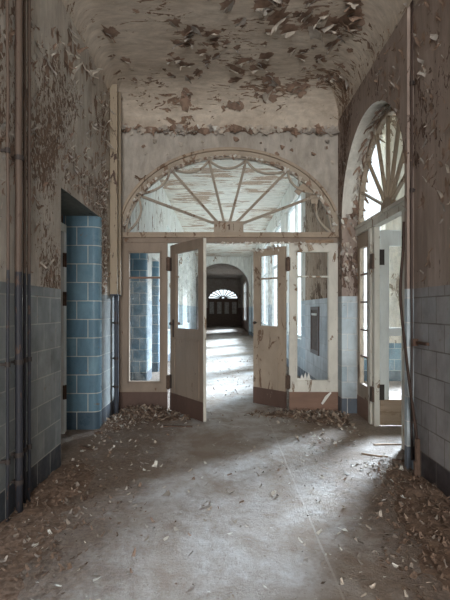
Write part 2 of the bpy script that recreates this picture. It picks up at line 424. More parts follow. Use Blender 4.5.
# ------------------------------------------------------------------ window frames of the corridor
n = 1
for a, b in RW + [(32.5, 37.0)]:
    z1 = 4.2 if a < 30 else 3.6; z0 = .85 if a < 30 else .7
    mp = lambda u, v, d: (XR+.08+d, u, v)
    mb = MB(); t = .06
    mb.box(a, a+t, z0, z1, 0, .07, mp); mb.box(b-t, b, z0, z1, 0, .07, mp)
    mb.box(a, b, z0, z0+t, 0, .07, mp); mb.box(a, b, z1-t, z1, 0, .07, mp)
    mb.box(a, b, z0+2.1, z0+2.16, 0, .07, mp); mb.box((a+b)/2-.03, (a+b)/2+.03, z0, z1, 0, .07, mp)
    struct(mb.build('window_%d' % n, 'door_w')); n += 1
for a, b in ((12.6, 14.2), (16.2, 17.8), (20.0, 21.6)):
    mp = lambda u, v, d: (XL-.3+d, u, v)
    mb = MB(); t = .06
    mb.box(a, a+t, .9, 3.9, 0, .07, mp); mb.box(b-t, b, .9, 3.9, 0, .07, mp)
    mb.box(a, b, .9, .96, 0, .07, mp); mb.box(a, b, 3.84, 3.9, 0, .07, mp)
    mb.box(a, b, 2.6, 2.66, 0, .07, mp); mb.box((a+b)/2-.03, (a+b)/2+.03, .9, 3.9, 0, .07, mp)
    struct(mb.build('window_%d' % n, 'door_w')); n += 1

# ------------------------------------------------------------------ flakes
def flake(mb, p, nrm, d, L, W, curl, mi, nu=4, nv=3, tp=.55):
    p = Vector(p); nrm = Vector(nrm).normalized(); d = Vector(d)
    d = (d - nrm*d.dot(nrm)).normalized(); s = nrm.cross(d)
    base = len(mb.v); a = R_(random.uniform(5, 25)); q = p + nrm*.002; st = L/nu
    for i in range(nu+1):
        ww = W*(1-tp*(i/nu)**1.3)*random.uniform(.75, 1.15)
        off = random.uniform(-.15, .15)*W
        for j in range(nv):
            t = j/(nv-1)-.5
            pt = q + s*(t*ww+off*(i/nu)) + (d*math.cos(a)+nrm*math.sin(a))*(random.uniform(-.3, .3)*st if i == nu else 0)
            pt = pt + nrm*(abs(t)*W*.25*(i/nu)) + s*random.uniform(-.09, .09)*W + d*random.uniform(-.3, .3)*st*(i > 0)
            mb.v.append(tuple(pt))
        q = q + (d*math.cos(a)+nrm*math.sin(a))*st; a += curl/nu
    for i in range(nu):
        for j in range(nv-1):
            k = base+i*nv+j
            mb.f.append((k, k+1, k+nv+1, k+nv)); mb.mi.append(mi)
def patch(mb, p, nrm, d, a_, b_, mi, n=15):
    nrm = Vector(nrm).normalized(); d = Vector(d); d = (d-nrm*d.dot(nrm)).normalized(); s = nrm.cross(d); p = Vector(p)
    pts = []
    for i in range(n):
        t = 2*math.pi*i/n; rr = random.uniform(.45, 1.3)
        pts.append(tuple(p + d*math.cos(t)*a_*rr + s*math.sin(t)*b_*rr + nrm*.0015*random.uniform(.6, 1.4)))
    mb.face(pts, mi)
def peel(mb, p, nrm, d, L, W, curl, mi, und=1):
    d = Vector(d).normalized()
    patch(mb, Vector(p)+d*L*.45, nrm, d, L*.6, W*.6, und)
    flake(mb, p, nrm, d, L, W, curl, mi, 5, 4, .88)
def rnd_dir(): 
    a = random.uniform(0, 2*math.pi); return (math.cos(a), math.sin(a))
ramps = ['fl_c', 'fl_b', 'fl_w', 'fl_g']
def pick(wt): return random.choices(range(len(wt)), wt)[0]

# ceiling: clusters given where the photo shows them, on the ceiling plane
mb = MB()
def ceil_cluster(x, y, n, s, sx=.18, sy=.12, L=(.07, .20)):
    n = max(1, int(n*.38))
    Y = (H-EYE)*F/(VY-y); X = PX(x, Y)
    for _ in range(n):
        px = X+random.gauss(0, sx); py = Y+random.gauss(0, sy)
        if not (XL+.02 < px < XR-.02 and py < YP-.1): continue
        dz, nv = 0, Vector((0, 0, -1))
        if py > YP-.60:
            q = (py-(YP-.60))/.60; dz = .49*(1-math.sqrt(max(0, 1-q*q))); nv = Vector((0, -q*.49, -math.sqrt(max(.01, 1-q*q))*.60))
        if XR-px < .38: q = (px-(XR-.38))/.38; dz = max(dz, .38*(1-math.sqrt(1-q*q))); nv = nv+Vector((-q, 0, 0))
        dx, dy = rnd_dir(); dy = -abs(dy)
        l = random.uniform(*L)*s
        peel(mb, (px, py, H-dz-.002), nv, (dx, dy, 0), l, l*random.uniform(.6, 1.6), R_(random.uniform(20, 80)), pick((5, 2.5, .2, 5)))
for c in [(270, 6, 26, 1.5, .35, .10), (315, 25, 16, 1.2), (340, 20, 16, 1.0), (190, 28, 14, 1.0, .12, .1), (200, 40, 16, .9, .2, .06), (182, 68, 16, 1.1, .1, .14), (165, 60, 5, .9), (225, 40, 8, .8),
          (243, 60, 14, .9, .25, .08), (300, 55, 18, .9, .3, .12), (250, 72, 14, .9), (285, 85, 18, 1.1, .3, .1), (185, 88, 12, 1.1, .08, .08), (330, 70, 20, .9, .2, .2), (345, 40, 20, .9, .15, .3), (240, 90, 8, .8), (110, 40, 8, .9, .05, .1), (140, 75, 3, .7), (355, 10, 16, 1)]:
    ceil_cluster(*c)
for _ in range(45):
    ceil_cluster(random.uniform(110, 350), random.uniform(0, 92), 1, .6)
o = mb.build('ceiling_paint_flakes', ramps, merge=False)
tag(o, 'curled cream and brown paint flakes hanging from the ceiling before the arched doors', 'peeling paint', None, 'stuff')

mb = MB()   # edge under the end cove
for _ in range(85):
    x = random.uniform(XL+.05, XR-.05); z = 4.22+random.uniform(-.0, .06)
    if mn.noise(Vector((x*2.2, 3, 0))) < -.1 and random.random() < .7: continue
    l = random.uniform(.05, .15)*(1.5 if mn.noise(Vector((x*2.2, 3, 0))) > .15 else .9)
    flake(mb, (x, YP-.008, z), (0, -1, 0), (random.gauss(0, .45), 0, -1), l, l*random.uniform(.4, 1.0), R_(random.uniform(0, 75)), pick((5, 5, .6, 3)), tp=.8)
for i in range(40):
    x = XL+.08+(XR-XL-.16)*(i+random.uniform(-.4, .4))/40; x = min(max(x, XL+.06), XR-.06)
    if mn.noise(Vector((x*1.7, 6, 0))) < -.12: continue
    l = random.uniform(.07, .17)
    patch(mb, (x, YP-.003, 4.215-l*.2), (0, -1, 0), (0, 0, -1), l*.35, l*.9, 1)
    flake(mb, (x, YP-.006, 4.22), (0, -1, 0), (random.gauss(0, .3), 0, -1), l, l*random.uniform(.7, 1.4), R_(random.uniform(10, 60)), pick((5, 4, .3, 4)), 5, 4, .92)
for _ in range(40):
    x = random.uniform(XL+.05, XR-.05); z = random.uniform(3.7, 4.22)
    y_ = YP-.002
    if y_ > YP-.05 and abs((x-ECX)/EHW)**2+((z-ESP)/ERI)**2 < 1.08: continue
    l = random.uniform(.04, .10)
    flake(mb, (x, y_, z), (0, -1, 0), (random.gauss(0, .5), 0, -1), l, l*random.uniform(.5, 1.1), R_(random.uniform(10, 60)), pick((5, 4, .3, 3)))
o = mb.build('cornice_paint_flakes', ramps, merge=False)
tag(o, 'ragged row of paint flakes hanging from the cornice edge above the fan window', 'peeling paint', None, 'stuff')

mb = MB()   # left wall
for _ in range(1100):
    y = random.uniform(2.9, 6.6); z = random.uniform(1.75, 4.65)
    if 4.3 < y < 5.8 and z < 2.7: continue
    if mn.noise(Vector((5, y*1.6, z*1.0))) < .02 and random.random() < .9: continue
    l = random.uniform(.02, .075)
    flake(mb, (XL, y, z), (1, 0, 0), (0, random.gauss(0, .4), random.choice((-1, 1))), l, l*random.uniform(.3, .9), R_(random.uniform(10, 70)), pick((3, 5, 0, 3)), 3, 3)
    if random.random() < .35: patch(mb, (XL, y, z), (1, 0, 0), (0, .2, 1), l*1.1, l*.5, 1)
for _ in range(16):
    y = random.uniform(3.9, 6.4); z = random.uniform(3.6, 4.5); l = random.uniform(.12, .22)
    peel(mb, (XL, y, z), (1, 0, 0), (0, random.gauss(0, .3), random.choice((-1, 1))), l, l*random.uniform(.3, .7), R_(random.uniform(30, 90)), pick((5, 4, 0, 2)))
def WL(x, y):
    Y = -XL*F/(VX-x); return Y, EYE+(VY-y)/F*Y
for x, y, l, w_ in [(70, 25, .30, .12), (66, 50, .25, .10), (75, 45, .2, .08), (102, 38, .42, .16), (100, 20, .2, .12), (96, 95, .30, .10), (98, 118, .22, .08), (45, 75, .12, .05), (50, 62, .1, .04), (110, 105, .3, .08), (85, 150, .14, .10), (58, 30, .15, .06)]:
    Y, z = WL(x, y)
    if z > H-.2: continue
    patch(mb, (XL, Y, z-l*.4), (1, 0, 0), (0, 0, -1), l*.55, w_*.6, 1)
    for k in range(3): flake(mb, (XL+.002, Y+random.uniform(-.5, .5)*w_, z-random.uniform(0, .5)*l), (1, 0, 0), (0, random.gauss(0, .3), -1), l*.5, w_*.6, R_(random.uniform(20, 70)), pick((4, 4, 0, 3)), 5, 4, .8)
for _ in range(420):
    Y = random.choice((random.gauss(5.86, .10), random.uniform(4.35, 5.8), random.gauss(5.9, .12))); z = random.uniform(1.72, 3.4) if Y > 5.76 else random.uniform(2.70, 3.1)
    if not 4.3 < Y < 6.18: continue
    l = random.uniform(.02, .07); dd = (0, random.gauss(0, .6), random.choice((-1, 1)))
    patch(mb, (XL, Y, z), (1, 0, 0), dd, l*.9, l*.5, 1); flake(mb, (XL, Y, z), (1, 0, 0), dd, l, l*.5, R_(random.uniform(10, 80)), pick((4, 4, 0, 3)), 3, 3)
o = mb.build('left_wall_paint_flakes', ramps, merge=False)
tag(o, 'small curled flecks of brown and cream paint on the left wall above the tiles', 'peeling paint', None, 'stuff')
mb = MB()   # right wall
for _ in range(900):
    y = random.uniform(3.2, 6.7); z = random.uniform(1.75, 4.65)
    xx = XN if y < 4.23 else XR
    if y > 4.23:
        q = (y-(AY0+AY1)/2)/((AY1-AY0)/2)
        if abs(q) < 1 and z < ASP+ARI*math.sqrt(1-q*q)+.01: continue
    if mn.noise(Vector((9, y*1.6, z*.9))) < .0 and random.random() < .85: continue
    l = random.uniform(.02, .08)
    flake(mb, (xx, y, z), (-1, 0, 0), (0, random.gauss(0, .4), random.choice((-1, 1))), l, l*random.uniform(.3, .8), R_(random.uniform(10, 60)), pick((1, 6, 0, 3)), 3, 3)
    if random.random() < .3: patch(mb, (xx, y, z), (-1, 0, 0), (0, .2, 1), l*1.1, l*.5, 1)
o = mb.build('right_wall_paint_flakes', ramps, merge=False)
tag(o, 'brown paint flakes lifting off the right wall around the side arch', 'peeling paint', None, 'stuff')
mb = MB()   # soffit of side arch
for _ in range(260):
    th = random.uniform(.02, math.pi*.98)
    y = (AY0+AY1)/2+(AY1-AY0)/2*math.cos(th); z = ASP+ARI*math.sin(th)
    if math.cos(th) > .2 and random.random() < .5: pass
    x = XR+random.uniform(.17, .29)
    l = random.uniform(.05, .14)
    nn = (0, -math.cos(th), -math.sin(th)*.95)
    flake(mb, (x, y, z), nn, (random.gauss(0, .5), random.gauss(0, .3), -1), l*1.3, l*random.uniform(.25, .6), R_(random.uniform(10, 70)), pick((5, 5, 1, 1)))
for _ in range(60):
    z = random.uniform(1.7, 2.9); l = random.uniform(.05, .14)
    flake(mb, (XR+random.uniform(.0, .28), AY1, z), (0, -1, 0), (random.gauss(0, .3), 0, -1), l*.8, l*.4, R_(random.uniform(10, 70)), pick((4, 6, .5, 3)))
o = mb.build('arch_paint_flakes', ramps, merge=False)
tag(o, 'torn paint strips hanging inside the side arch on the right', 'peeling paint', None, 'stuff')
# ------------------------------------------------------------------ arched door surround (partition)
def ell(cx, hw, sp, ri, a0, a1, n=48):
    return [(cx+hw*math.cos(a0+(a1-a0)*i/n), sp+ri*math.sin(a0+(a1-a0)*i/n)) for i in range(n+1)]
def bez(a, c, b, n=12):
    return [((1-t)**2*a[0]+2*t*(1-t)*c[0]+t*t*b[0], (1-t)**2*a[1]+2*t*(1-t)*c[1]+t*t*b[1]) for t in [i/n for i in range(n+1)]]
def hole_frame(mb, u0, u1, v0, v1, a0, a1, b0, b1, d0, d1, mp=I3):
    mb.box(u0, a0, v0, v1, d0, d1, mp); mb.box(a1, u1, v0, v1, d0, d1, mp)
    mb.box(a0, a1, v0, b0, d0, d1, mp); mb.box(a0, a1, b1, v1, d0, d1, mp)

S = empty('arched_door_surround', (ECX, YP, 0))
tag(S, 'arched fan window and fixed side panels framing the open double doors', 'door frame', None, 'thing')
def part(mb, name, mat, par=S, bevel=.004, **kw):
    loc = (ECX, YP, 0)
    mb.v = [(a-loc[0], b-loc[1], c) for a, b, c in mb.v]
    return mb.build(name, mat, par, bevel=bevel, **kw)
y0 = YP-.03
mb = MB(); mb.ribbon([p for p in ell(ECX, 1.615, 2.60, 1.25, .03, math.pi-.03) if XL+.02 < p[0] < XR-.02], .10, y0, y0+.10); part(mb, 'arch_trim', 'spoke')
mb = MB(); mb.ribbon([p for p in ell(ECX, 1.655, 2.60, 1.30, .03, math.pi-.03) if XL+.03 < p[0] < XR-.03], .04, y0-.045, y0+.02); part(mb, 'arch_moulding', 'door_t')
mb = MB(); mb.ribbon([p for p in ell(ECX, 1.53, 2.64, 1.135, .03, math.pi-.03)], .022, y0-.01, y0+.06); part(mb, 'inner_moulding', 'spoke')
mb = MB(); mb.box(XL+.01, XR-.01, 2.585, 2.655, y0-.05, y0+.11); mb.box(XL+.01, XR-.01, 2.575, 2.60, y0-.07, y0); part(mb, 'transom', 'door_t')
mb = MB(); mb.box(XL+.01, XR-.01, 2.505, 2.585, y0-.005, y0+.08); part(mb, 'header', 'door')
HB = [(-.125, 2.80), (-.07, 2.815), (.03, 2.81), (.115, 2.81), (.22, 2.815), (.315, 2.80)]
TP = [(-1.28, 3.23), (-.78, 3.615), (-.20, 3.75), (.365, 3.75), (.985, 3.59), (1.465, 3.23)]
for a, b in zip(HB, TP):
    mb = MB(); mb.ribbon([a, b], .036, y0, y0+.05); mb.ribbon([a, b], .014, y0-.018, y0+.002); part(mb, 'spoke', 'spoke', bevel=.003)
hub = (.1, 2.75); Q = [(-1.43, 2.66)]+TP+[(1.63, 2.66)]
for i, (a, b) in enumerate(zip(Q, Q[1:])):
    m = Vector(((a[0]+b[0])/2, (a[1]+b[1])/2)); dd = (Vector(hub)-m).normalized()
    c = m+dd*.27
    mb = MB(); mb.ribbon(bez(a, c, b), .028, y0, y0+.05); part(mb, 'scalloped_bar', 'spoke', bevel=.003)
mb = MB(); mb.box(-.12, .32, 2.655, 2.81, y0-.02, y0+.06); mb.box(-.135, .335, 2.80, 2.822, y0-.03, y0+.06)
hb = part(mb, 'hub_block', 'spoke')
mb = MB(); mb.box(.098, .118, 2.695, 2.775, y0-.026, y0-.019); mb.ribbon([(.083, 2.752), (.108, 2.772)], .014, y0-.026, y0-.019)
o = part(mb, 'number_one', 'dark', bevel=0); o.parent = hb; o['label'] = 'dark painted figure 1'
mb = MB(); mb.box(.17, .176, 2.685, 2.785, y0-.023, y0-.019); o = part(mb, 'crack', 'dark', bevel=0); o.parent = hb
# broken board in the right corner of the fan
mb = MB(); mb.ribbon([(1.12, 3.25), (1.22, 3.36), (1.36, 3.26), (1.39, 3.10)], .10, y0+.03, y0+.05); part(mb, 'broken_board', 'door_t')

def side_panel(u0, u1, a0, a1, b0, b1, mat, kick, munt, name='side_panel'):
    g = MB(); hole_frame(g, u0, u1, .27, 2.505, a0, a1, b0, b1, YP-.02, YP+.035)
    g.box(a0-.02, a0, b0-.02, b1+.02, YP-.035, YP-.02); g.box(a1, a1+.02, b0-.02, b1+.02, YP-.035, YP-.02)
    g.box(a0-.02, a1+.02, b1, b1+.02, YP-.035, YP-.02); g.box(a0-.02, a1+.02, b0-.02, b0, YP-.035, YP-.02)
    P = part(g, name, mat)
    g = MB(); g.box(u0, u1, 0, .275, YP-.028, YP+.04); g.box(u0, u1, .0, .035, YP-.04, YP-.02); k = part(g, 'kick_board', kick); k.parent = P
    g = MB(); g.box(a0, a1, munt-.014, munt+.014, YP-.01, YP+.02); k = part(g, 'glazing_bar', 'kick_r' if mat == 'door' else mat); k.parent = P
    return P
lp = side_panel(-1.545, -.815, -1.387, -.93, .435, 2.355, 'door', 'kick', 1.985)
rp = side_panel(1.005, 1.735, 1.125, 1.59, .45, 2.365, 'door_l', 'kick_r', 2.0)
lp['label'] = 'grey-brown left side panel'; rp['label'] = 'cream flaking right side panel'
mb = MB(); mb.box(-1.387, -.93, .435, 1.97, YP+.005, YP+.009); o = part(mb, 'pane', 'glass', bevel=0); o.parent = lp
# jagged glass left in the right panel
mb = MB(); pts = [(1.125, .45)]
for i in range(9): pts.append((1.125+.025*i, .45+random.uniform(.02, .14) if i % 2 else .47))
pts.append((1.35, .45))
for d in (0, .004): mb.face([(p[0], YP+.005+d, p[1]) for p in pts])
o = part(mb, 'broken_pane', 'fl_w', bevel=0, merge=False); o.parent = rp; o['label'] = 'jagged stub of broken pane'
# torn cardboard strip at head of right panel
mb = MB(); mb.box(1.24, 1.66, 2.50, 2.545, YP-.06, YP-.035); o = part(mb, 'batten', 'wood'); o.parent = rp; o['label'] = 'bare wooden batten'
mb = MB(); mb.ribbon([(1.28, 2.52), (1.33, 2.38)], [.05, .09], YP-.055, YP-.045); o = part(mb, 'paint_tongue', 'door_t'); o.parent = rp
# hinges
for x, par in ((-.80, lp), (.985, rp)):
    for z in (2.08, .32):
        mb = MB(); mb.tube([(x, YP-.05, z), (x, YP-.05, z+.21)], .022, 10); mb.box(x-.035, x+.035, z+.01, z+.2, YP-.045, YP-.03)
        o = part(mb, 'hinge', 'dark', bevel=0); o.parent = par; o['label'] = 'dark iron hinge'
mb = MB()
random.seed(21)
for _ in range(130):
    th = random.uniform(.05, math.pi-.05); x = ECX+1.57*math.cos(th); z = 2.60+1.21*math.sin(th)
    if not XL+.05 < x < XR-.05: continue
    l = random.uniform(.03, .10); flake(mb, (x, y0-.01, z), (0, -1, 0), (random.gauss(0, .5), 0, -1), l, l*.6, R_(random.uniform(10, 90)), pick((5, 4, 3, 1)))
for _ in range(60):
    x = random.uniform(-.1, 1.6); l = random.uniform(.02, .06); flake(mb, (x, y0-.02, 2.51), (0, -1, 0), (random.gauss(0, .5), 0, -1), l, l*.8, R_(random.uniform(10, 90)), pick((5, 2, 5, 1)))
o = part(mb, 'paint_flakes', ramps, bevel=0, merge=False); o['kind'] = 'stuff'

# ------------------------------------------------------------------ door leaves
def leaf(loc, ang, L, a0, a1, b0, b1, mat, kick, label, munts=(), midrail=None, kh=.27, hi=2.46, glass_=True, side=-1, knobu=None, panel=True, edge=None):
    E = empty('glazed_door_leaf', loc, ang); tag(E, label, 'door', None, 'thing')
    T = .045
    mb = MB(); hole_frame(mb, 0, L, kh, hi, a0, a1, b0, b1, 0, T)
    if panel:
        lo, up = kh+.03, b0-.14
        for d0, d1 in ((-.012, 0), (T, T+.012)):
            mb.box(a0-.03, a1+.03, up-.02, up, d0, d1); mb.box(a0-.03, a0-.01, lo, up, d0, d1); mb.box(a1+.01, a1+.03, lo, up, d0, d1)
    fr = mb.build('door_frame', mat, E, bevel=.004)
    mb = MB(); mb.box(0, L, .015, kh+.005, -.005, T+.005); o = mb.build('kick_board', kick, E, bevel=.003)
    if edge:
        mb = MB(); mb.box(L, L+.006, .02, hi-.005, .001, T-.001); o = mb.build('edge_strip', edge, E); o['label'] = 'pale painted edge'
    for z in munts:
        mb = MB(); mb.box(a0, a1, z-.013, z+.013, .01, .035); mb.build('glazing_bar', mat, E)
    if midrail:
        mb = MB(); mb.box(a0, a1, midrail[0], midrail[1], 0, T); mb.build('middle_rail', mat, E, bevel=.003)
    if glass_:
        mb = MB(); mb.box(a0, a1, b0, b1, .02, .024); mb.build('pane', 'glass', E)
    ku = knobu
    if ku:
        for sgn, dd in ((-1, 0), (1, T)):
            mb = MB(); mb.tube([(ku, dd, 1.3), (ku, dd+sgn*.03, 1.3), (ku, dd+sgn*.035, 1.3), (ku, dd+sgn*.06, 1.3)], [.010, .010, .024, .02], 10)
            mb.build('door_knob', 'iron', E, smooth=False)
        mb = MB(); mb.box(ku-.02, ku+.02, 1.1, 1.36, -.004, 0); mb.build('lock_plate', 'iron', E)
    for z in (.34, 2.08):
        mb = MB(); mb.box(-.012, .05, z, z+.2, -.006, 0); mb.build('hinge_plate', 'iron', E)
    return E
l1 = leaf((-.775, YP-.03, 0), R_(-55.3), .925, .165, .795, 1.235, 2.32, 'door', 'kick',
     'grey-brown half-glazed door leaf swung towards the viewer, left of the doorway', panel=True, knobu=.10, edge='door_l')
mb = MB(); mb.box(.165, .215, 1.97, 1.995, .01, .035); mb.build('glazing_bar_stub', 'door', l1)
l2 = leaf((.975, YP+.04, 0), R_(134.7), .63, .14, .50, 1.25, 2.345, 'door_t', 'kick',
     'tan half-glazed door leaf pushed away from the viewer, right of the doorway', munts=(1.99,), knobu=.565, glass_=True)
mb = MB()
for _ in range(24):
    flake(mb, (random.uniform(.05, .6), random.choice((.045,)), random.uniform(2.40, 2.47)), (0, 1, 0), (random.gauss(0, 1), 0, .6), .05, .04, R_(60), pick((5, 2, 4, 1)))
o = mb.build('paint_flakes', ramps, l2, merge=False); o['kind'] = 'stuff'
l3 = leaf((2.042, 5.80, 0), 0, .88, .11, .76, .34, 2.325, 'door_w', 'kick_w',
     'white glazed door leaf with bare bottom board open beyond the side arch', midrail=(1.165, 1.27), kh=.34, hi=2.53, panel=False, knobu=.82)

# ------------------------------------------------------------------ side surround
SC = (2.0, 5.41, 0)
S2 = empty('arched_door_surround', SC)
tag(S2, 'fan window and narrow glazed panel set inside the arch in the right wall', 'door frame', None, 'thing')
def part2(mb, name, mat, par=S2, bevel=.004, **kw):
    mb.v = [(a-SC[0], b-SC[1], c) for a, b, c in mb.v]
    return mb.build(name, mat, par, bevel=bevel, **kw)
XS = 1.965
ms = lambda u, v, d: (XS+d, u, v)
cy = (AY0+AY1)/2; hwid = (AY1-AY0)/2
mb = MB(); mb.ribbon(ell(cy, hwid-.035, ASP, ARI-.035, 0, math.pi), .07, 0, .07, ms); part2(mb, 'arch_trim', 'door_t')
mb = MB(); mb.box(AY0, AY1, 2.575, 2.69, -.03, .08, ms); mb.box(AY0, AY1, 2.66, 2.70, -.05, 0, ms); part2(mb, 'transom', 'door_l')
mb = MB(); mb.box(AY0, AY0+.07, 2.69, ASP, 0, .07, ms); part2(mb, 'fan_jamb', 'door_t'); mb = MB(); mb.box(AY1-.07, AY1, 2.69, ASP, 0, .07, ms); part2(mb, 'fan_jamb', 'door_t')
for a in (20, 45, 68, 90, 112, 135, 160):
    t = R_(a); 
    mb = MB(); mb.ribbon([(cy+.12*math.cos(t), 2.76+.06*math.sin(t)), (cy+(hwid-.06)*math.cos(t), ASP+(ARI-.06)*math.sin(t))], .024, .01, .055, ms); part2(mb, 'spoke', 'door_t', bevel=.002)
mb = MB(); mb.ribbon(ell(cy, .16, 2.69, .13, 0, math.pi, 16), .06, 0, .07, ms); mb.ribbon(ell(cy, .07, 2.69, .06, 0, math.pi, 16), .1, .01, .06, ms); part2(mb, 'hub_block', 'door_t')
# fixed far panel
def fixed(u0, u1, a0, a1, mat):
    mb = MB(); hole_frame(mb, u0, u1, .27, 2.575, a0, a1, .46, 2.375, 0, .06, ms)
    P = part2(mb, 'side_panel', mat)
    mb = MB(); mb.box(u0, u1, 0, .275, -.006, .066, ms); o = part2(mb, 'kick_board', 'kick_r'); o.parent = P
    for z in (2.0, 1.61, 1.22, .85):
        mb = MB(); mb.box(a0, a1, z-.012, z+.012, .01, .045, ms); o = part2(mb, 'glazing_bar', 'kick_r'); o.parent = P
    mb = MB(); mb.box(a0, a1, .46, 2.375, .025, .029, ms); o = part2(mb, 'pane', 'glass', bevel=0); o.parent = P
    return P
fixed(6.0, AY1, 6.10, 6.42, 'door_t')
fixed(AY0, 4.80, 4.40, 4.70, 'door_t')
mb = MB(); mb.box(5.90, 5.995, 0, 2.575, -.02, .08, ms); mb.box(5.80, 5.90, 0, 2.575, .0, .07, ms); part2(mb, 'door_post', 'door_l')
mb = MB(); mb.box(4.80, 4.88, 0, 2.575, -.02, .08, ms); part2(mb, 'door_post', 'door_l')
for z in (2.03, .30):
    mb = MB(); mb.tube([(XS+.045, 5.84, z), (XS+.045, 5.84, z+.22)], .024, 10); mb.box(5.80, 5.90, z+.01, z+.20, -.028, .0, ms)
    o = part2(mb, 'hinge', 'dark', bevel=0); o['label'] = 'dark iron hinge'
# second leaf of the side doorway, folded back out of sight of the opening
leaf((2.14, 4.84, 0), R_(-86), .88, .11, .76, .34, 2.325, 'door_w', 'kick_w',
     'white glazed door leaf of the side arch nearest the viewer, mostly hidden by wall', midrail=(1.165, 1.27), kh=.34, hi=2.53, panel=False, knobu=.82)

# ------------------------------------------------------------------ recess door frame (left)
E = empty('recess_door_frame', (XL-.40, 5.5, 0)); tag(E, 'worn cream timber door frame in the blue-tiled recess at left', 'door frame', None, 'thing')
mb = MB(); mb.box(-.03, .03, 0, 2.45, -.06, .06); mb.box(.03, .045, 0, 2.45, -.06, -.03); mb.build('door_post', 'door_w', E, bevel=.004)
mb = MB(); mb.box(-.03, .03, 0, 2.45, -1.14, -1.04); mb.build('door_post', 'door_l', E, bevel=.004)
mb = MB(); mb.box(-.03, .03, 2.45, 2.55, -1.14, .06); mb.build('frame_head', 'door_l', E, bevel=.004)
for z in (.42, 1.55, 2.02):
    mb = MB(); mb.tube([(.05, -.04, z), (.05, -.04, z+.17)], .016, 8); mb.box(.03, .05, z, z+.17, -.075, -.03); mb.build('hinge', 'rust', E)['label'] = 'rusty hinge'
# ------------------------------------------------------------------ pipes
def pipe(x, y, r, z0, z1, mat, label, group=None, wob=0, name='pipe', brackets=(), toX=None):
    E = empty(name, (x, y, 0)); tag(E, label, 'pipe', group)
    mb = MB(); pts = [(random.uniform(-wob, wob), random.uniform(-wob, wob), z0+(z1-z0)*i/14) for i in range(15)]
    mb.tube(pts, r, 12); mb.build('pipe_run', mat, E, smooth=True)
    for z in brackets:
        b = MB(); b.tube([(0, 0, z), (0, 0, z+.035)], r+.007, 12); tx = toX-x
        b.box(min(0, tx), max(0, tx), z+.008, z+.028, -.008, .008)
        b.build('bracket', 'iron', E)
    return E
pipe(-1.50, 3.15, .011, 0, H, 'pipe', 'thin pipe nearest the viewer on the left wall', wob=.003, brackets=(1.1, .42, 2.6), toX=XL)
pipe(-1.495, 3.31, .027, 0, H, 'pipe', 'thickest dark pipe on the left wall', wob=.003, brackets=(1.1, .42, .22, 2.6), toX=XL)
pipe(-1.50, 3.42, .012, 0, H, 'pipe', 'thin pipe just beyond the thick one on the left wall', wob=.002, brackets=(1.1, .42), toX=XL)
pipe(-1.50, 3.50, .013, 0, H, 'pipe', 'thin pipe farthest along the group of four on the left wall', wob=.002, brackets=(1.1, .42), toX=XL)
pipe(-1.495, 6.37, .032, 0, 1.72, 'pipe_c', 'dark blue pipe under the cream casing beside the left door panel', brackets=(1.3, .8, .4), toX=XL)
E = empty('pipe_casing', (-1.50, 6.32, 1.70)); tag(E, 'tall cream timber pipe casing rising to the ceiling left of the arch', 'pipe casing')
mb = MB(); mb.box(-.045, .055, 0, H-1.80, -.12, -.09); mb.box(-.045, .055, 0, H-1.80, .10, .13); mb.box(-.045, .02, 0, H-1.80, -.09, .10); mb.build('casing_board', 'pipe_c', E, bevel=.004)
pipe(1.772, 4.20, .011, .1, H-.3, 'pipe_r', 'thin dark upright pipe at the corner by the side arch', wob=.003, brackets=(2.6, 3.6), toX=XN)
# bracket arm
mb = MB(); mb.box(3.90, 4.15, 1.19, 1.215, XN-.028, XN-.003, lambda u, v, d: (d, u, v)); mb.box(4.12, 4.17, 1.17, 1.235, XN-.05, XN-.003, lambda u, v, d: (d, u, v))
o = mb.build('wall_bracket', 'rust', loc=(XN-.015, 4.0, 1.19)); tag(o, 'rusty iron bracket screwed to the right tiled wall', 'bracket')
# hanging cable
cp = [(404, 222, 4.18), (403, 250, 4.16), (401, 275, 4.14), (400.5, 295, 4.12), (402, 318, 4.12), (405, 345, 4.12), (409, 380, 4.12), (413, 410, 4.12), (416, 432, 4.10), (418, 450, 4.09), (419, 462, 4.08)]
P3 = [Vector((PX(x, y_), y_, PZ(y, y_))) for x, y, y_ in cp]
pts = []
for i in range(len(P3)-1):
    p0 = P3[max(i-1, 0)]; p1 = P3[i]; p2 = P3[i+1]; p3 = P3[min(i+2, len(P3)-1)]
    for k in range(4):
        t = k/4; pts.append(.5*((2*p1)+(-p0+p2)*t+(2*p0-5*p1+4*p2-p3)*t*t+(-p0+3*p1-3*p2+p3)*t**3))
pts.append(P3[-1])
mb = MB(); mb.tube(pts, .014, 8); o = mb.build('hanging_cable', 'cable', smooth=True, loc=tuple(P3[-1]))
tag(o, 'slack brown cable dangling beside the upright pipe on the right corner', 'cable')
# timber stub at foot of cable
mb = MB(); mb.box(-.018, .018, 0, .36, -.018, .018); mb.box(-.04, -.018, 0, .16, -.014, .014)
o = mb.build('wooden_post_stub', 'dark', bevel=.006); o.location = (PX(418, 4.02), 4.02, 0); o.rotation_euler = (R_(3), R_(-4), R_(20))
tag(o, 'short dark post leaning at the foot of the right tiled wall', 'post')

# ------------------------------------------------------------------ beyond: niche hatch, distant doors
E = empty('wall_hatch', (XR-.02, 8.4, .7)); tag(E, 'tall brown hatch in the pale tiled wall seen through the right side panel', 'hatch')
mw = lambda u, v, d: (d, u, v)
mb = MB(); hole_frame(mb, -.36, .36, -.02, .86, -.29, .29, .05, .80, 0, .03, mw); mb.build('hatch_frame', 'kick', E)
mb = MB(); mb.box(-.29, .29, .05, .80, .012, .03, mw); mb.build('hatch_panel', 'dark', E)
mb = MB(); mb.box(-.2, .2, .70, .74, -.012, .012, mw); mb.build('hatch_handle', 'fl_w', E)

